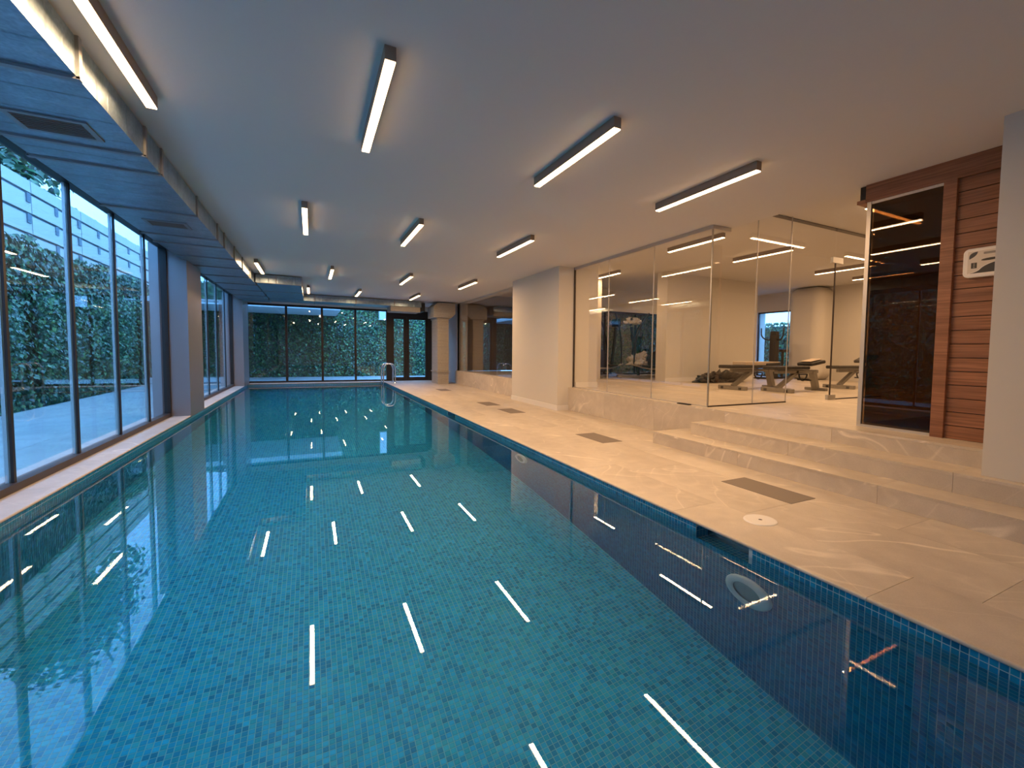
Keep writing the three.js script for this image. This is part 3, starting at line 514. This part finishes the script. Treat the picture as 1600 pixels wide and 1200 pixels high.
{
  const t = thing('exercise_bike', 'black upright exercise bike with curved handlebars in front of the narrow gym window', 'exercise bike', [10.9, G, -8.1]);
  part('base', merged([rbox(0.9, 0.05, 0.08, 0.01), rbox(0.08, 0.05, 0.5, 0.01).translate(-0.42, 0, 0), rbox(0.08, 0.05, 0.5, 0.01).translate(0.42, 0, 0)]), M.black, t, [0, 0.03, 0]);
  part('post', rbox(0.16, 1.15, 0.2, 0.03), M.pad, t, [0, 0.6, 0]); part('console', rbox(0.12, 0.14, 0.2, 0.02), M.pad, t, [0, 1.2, 0]);
  for (const s of [-1, 1]) part('handlebar', tube([V(0, 1.05, 0.05 * s), V(-0.05, 1.05, 0.22 * s), V(-0.1, 1.15, 0.32 * s), V(-0.1, 1.36, 0.34 * s)], 0.018, 18), M.black, t);
  part('saddle_post', bar(V(0.36, 0.05, 0), V(0.36, 0.72, 0), 0.035), M.black, t); part('saddle', rbox(0.26, 0.08, 0.2, 0.03), M.pad, t, [0.36, 0.76, 0]);
}
{
  const w = structure('window_7', 'narrow gym window onto bright ivy beside the rounded column', 'window'), x = 12.1;
  for (const z of [-9.56, -8.4]) ext('frame', x - 0.03, x + 0.03, G, 2.4, z - 0.025, z + 0.025, M.frame, w);
  ext('frame', x - 0.03, x + 0.03, 2.36, 2.4, -9.54, -8.42, M.frame, w); ext('frame', x - 0.03, x + 0.03, G, G + 0.04, -9.54, -8.42, M.frame, w);
  ext('pane', x - 0.005, x + 0.005, G + 0.04, 2.36, -9.535, -8.425, M.gardenGlass, w);
}
{
  const w = structure('window_6', 'dark framed gym window onto the ivy', 'window'), z = -11;
  ext('frame', 6.9, 9.6, G, G + 0.05, z - 0.03, z + 0.03, M.frame, w); ext('frame', 6.9, 9.6, 2.25, 2.3, z - 0.03, z + 0.03, M.frame, w);
  for (const x of [6.92, 7.4, 8.5, 9.58]) ext('mullion', x - 0.02, x + 0.02, G, 2.3, z - 0.03, z + 0.03, M.frame, w);
  for (const [a, b] of [[6.94, 7.38], [7.42, 8.48], [8.52, 9.56]]) ext('pane', a, b, G + 0.05, 2.25, z - 0.005, z + 0.005, M.glass, w);
}

// ------------------------------------------------------------------ garden
const terrace = structure('terrace', 'pale paved terrace outside the windows', 'terrace');
ext('bed', -4.6, -1.95, -0.3, -0.012, -22, 5, M.soil, terrace); ext('bed', -1.95, 7, -0.3, -0.012, -22, -16.42, M.soil, terrace);
const pavers = [0, 1, 2, 3].map((k) => box(0.746, 0.03, 1.196, k * 0.9, k * 1.3));
for (let i = 0; i < 3; i++) for (let k = 0; k < 22; k++) part('paver', pavers[(i + k * 3) % 4], M.paver, terrace, [-1.95 - 0.375 - i * 0.75, -0.008, 4.4 - k * 1.2 + (i % 2) * 0.6]);
for (let i = 0; i < 11; i++) for (let k = 0; k < 4; k++) part('paver', pavers[(i + k * 3) % 4], M.paver, terrace, [-1.95 + 0.375 + i * 0.75, -0.008, -17.02 - k * 1.2]);
const gardenWall = thing('garden_wall', 'long rendered garden wall hidden under the ivy', 'garden wall');
ext('wall_run', -4.75, -4.42, 0, 2.85, -21.1, 6, M.gardenWall, gardenWall); ext('wall_run', -4.75, 8, 0, 3.4, -21.1, -20.75, M.gardenWall, gardenWall);
const eastWall = thing('garden_wall', 'ivy covered wall outside the narrow gym window', 'garden wall'); ext('wall_run', 14.3, 14.6, 0, 2.1, -16, -4, M.gardenWall, eastWall); ext('ground', 12.4, 14.3, -0.1, 0.3, -16, -4, M.paver, eastWall);
const courtWall = thing('garden_wall', 'short dark ivy covered wall outside the gym window', 'garden wall'); ext('wall_run', 6.15, 12.4, 0, 3.0, -12.7, -12.45, M.gardenWall, courtWall);
{ const k = part('garden_kerb', box(2.2, 0.17, 0.3), M.render, null, [-3.2, 0.1, -17.7]); k.userData = { label: 'low white kerb crossing the terrace beyond the second garden window', category: 'kerb' };
  const b = part('canopy_beam', box(5.2, 0.14, 3.3), M.render, null, [-1.7, 2.5, -19.1]); b.userData = { label: 'white canopy slab outside over the far terrace', category: 'beam' };
  const p = part('boundary_block', box(0.5, 1.4, 0.3), M.render, null, [2.75, 3.05, -20.5]); p.userData = { label: 'pale rendered block showing above the ivy near the far door', category: 'wall block' }; }
// leaves: pointed, slightly folded, about eight centimetres
function leafGeo(s) {
  const o = [[0, 0, 0], [0.38, 0.18, 0.09], [0.46, 0.5, 0.1], [0.2, 0.7, 0.05], [0, 1.05, -0.08], [-0.2, 0.7, 0.05], [-0.46, 0.5, 0.1], [-0.38, 0.18, 0.09], [0, 0.45, -0.04]].map((p) => p.map((x) => x * s)), idx = [];
  for (let i = 0; i < 8; i++) idx.push(8, i, (i + 1) % 8);
  const g = new THREE.BufferGeometry(); g.setAttribute('position', new THREE.Float32BufferAttribute(o.flat(), 3)); g.setIndex(idx); g.computeVertexNormals(); return g;
}
const ivyLeaf = leafGeo(0.066), treeLeaf = leafGeo(0.16);
const greens = [[0.045, 0.12, 0.05], [0.03, 0.085, 0.045], [0.065, 0.16, 0.065], [0.022, 0.058, 0.034], [0.12, 0.23, 0.07]];
function leaves(name, geo, list, label, category, parent) {
  const im = new THREE.InstancedMesh(geo, M.leaf, list.length), m = new THREE.Matrix4(), c = new THREE.Color();
  list.forEach(([p, n, s], i) => {
    const up = V(rr(-0.5, 0.5), -1, rr(-0.5, 0.5)), z = V(...n).add(V(rr(-0.7, 0.7), rr(-0.25, 0.9), rr(-0.7, 0.7))).normalize(), x = up.clone().cross(z).normalize(), y = z.clone().cross(x);
    m.makeBasis(x.multiplyScalar(s), y.multiplyScalar(s), z.multiplyScalar(s)).setPosition(...p); im.setMatrixAt(i, m);
    const g = greens[Math.floor(rnd() * greens.length)], k = rr(0.6, 1.35); im.setColorAt(i, c.setRGB(g[0] * k, g[1] * k, g[2] * k));
  });
  im.castShadow = im.receiveShadow = true; im.name = parent ? name : numbered(name); im.userData = parent ? { kind: 'stuff' } : { label, category, kind: 'stuff' }; (parent ?? scene).add(im); return im;
}
{
  const side = [], far = [], court = [], east = []; for (let i = 0; i < 9000; i++) east.push([[14.27 - rr(0, 0.2), rr(0.3, 2.25), rr(-13.5, -7)], [-1, 0, 0], rr(0.7, 1.5)]);
  for (let i = 0; i < 52000; i++) { const z = rr(-20.7, 1.5), y = rr(0, 1) ** 0.95 * (2.82 + 0.22 * noise(((z % 20) + 20) / 20 % 1, 0, [40, 1], 3)), bulge = 0.3 * fbm(((z % 20) + 20) / 20 % 1, Math.min(0.99, y / 3.2), [30, 5], 19, 2); side.push([[-4.38 + bulge * rr(0.3, 1), y, z], [1, 0, 0], rr(0.7, 1.5)]); }
  for (let i = 0; i < 32000; i++) { const x = rr(-4.4, 6.5), y = rr(0, 3.5), bulge = 0.35 * fbm((x + 5) / 12, Math.min(0.99, y / 4), [20, 6], 39, 2); far.push([[x, y, -20.7 + bulge * rr(0.3, 1)], [0, 0, 1], rr(0.7, 1.5)]); }
  for (let i = 0; i < 10000; i++) court.push([[rr(6.2, 11.5), rr(0, 3), -12.4 + rr(0, 0.22)], [0, 0, 1], rr(0.7, 1.4)]);
  leaves('ivy', ivyLeaf, side, 'glossy dark green ivy covering the garden wall beside the pool windows', 'ivy');
  leaves('ivy', ivyLeaf, far, 'dense ivy covering the garden wall beyond the far window', 'ivy');
  leaves('ivy', ivyLeaf, east, 'bright ivy seen through the narrow gym window', 'ivy');
  leaves('ivy', ivyLeaf, court, 'shaded ivy outside the dark gym window', 'ivy');
}
const fence = thing('garden_fence', 'pale horizontal board fence standing above the ivy wall', 'fence');
{
  const bay = 1.06, rowsY = [2.78, 3.16, 3.54, 3.92], boards = [0.36, 0.36, 0.36, 0.24].map((h) => box(0.03, h - 0.028, bay - 0.012));
  for (let k = 0; k < 25; k++) {
    const z = 3.5 - k * bay;
    rowsY.forEach((y, r) => { const b = part('board', boards[r], M.fence, fence, [-4.58 + (k % 2 ? 0.008 : 0), y + (r === 3 ? 0.12 : 0.18), z - bay / 2]); b.rotation.z = 0.02; });
    if (k) for (const y of rowsY.slice(1)) part('bracket', box(0.03, 0.17, 0.13), M.fencePost, fence, [-4.56, y - 0.1, z + 0.12]);
    ext('rail', -4.625, -4.6, 2.9, 4.05, z - bay + 0.04, z - 0.04, M.fencePost, fence);  // solid dark sheet added behind the boards to keep the gaps dark
    ext('post', -4.72, -4.62, 2.6, 4.2, z - 0.04, z + 0.04, M.fencePost, fence);
  }
}
function tree(x, z, y, r, n, label) {
  const t = thing('tree', label, 'tree', [x, 0, z]);
  part('trunk', tube([V(0, -0.3, 0), V(0.1, y * 0.4, 0.1), V(0, y * 0.95, 0)], 0.16, 16, 10), M.bark, t);
  for (let k = 0; k < 9; k++) { const a = k * 2.4, d = V(Math.cos(a) * r * 0.75, rr(-0.2, 0.7) * r, Math.sin(a) * r * 0.75); part('branch', tube([V(0, y * 0.75, 0), V(d.x * 0.4, y * 0.9 + d.y * 0.2, d.z * 0.4), V(d.x, y + d.y, d.z)], 0.04, 10, 6), M.bark, t); }
  const list = [], blobs = Array.from({ length: 16 }, () => { const a = rr(0, 6.28), e = Math.acos(rr(-0.7, 1)), q = rr(0.45, 0.85) * r; return [q * Math.sin(e) * Math.cos(a), y + q * Math.cos(e) * 0.8, q * Math.sin(e) * Math.sin(a), rr(0.35, 0.5) * r]; });
  for (let i = 0; i < n; i++) { const b = blobs[i % 16], a = rr(0, 6.28), c = rr(-1, 1), s = Math.sqrt(1 - c * c), q = b[3] * Math.cbrt(rr(0.2, 1)); list.push([[b[0] + q * s * Math.cos(a), b[1] + q * c, b[2] + q * s * Math.sin(a)], [s * Math.cos(a), c, s * Math.sin(a)], rr(0.7, 1.4)]); }
  leaves('foliage', treeLeaf, list, '', '', t);
}
tree(-7.6, -20.5, 7.7, 2.4, 5200, 'tall leafy tree mirrored in the water, rising behind the board fence');
tree(-6.6, -13.2, 4.7, 1.2, 1500, 'small leafy tree just showing over the board fence');
tree(-6.3, -10.4, 4.7, 1.2, 1500, 'low leafy tree behind the fence opposite the long garden window');
tree(-6.4, -15.2, 4.6, 1.1, 1500, 'round leafy shrub tree behind the fence between two others');
tree(-6.9, -17.2, 4.9, 1.3, 1500, 'bushy tree behind the board fence near the grey column');

scene.traverse((o) => { if (o.isMesh) o.castShadow = o.receiveShadow = true; });
renderer.render(scene, camera);
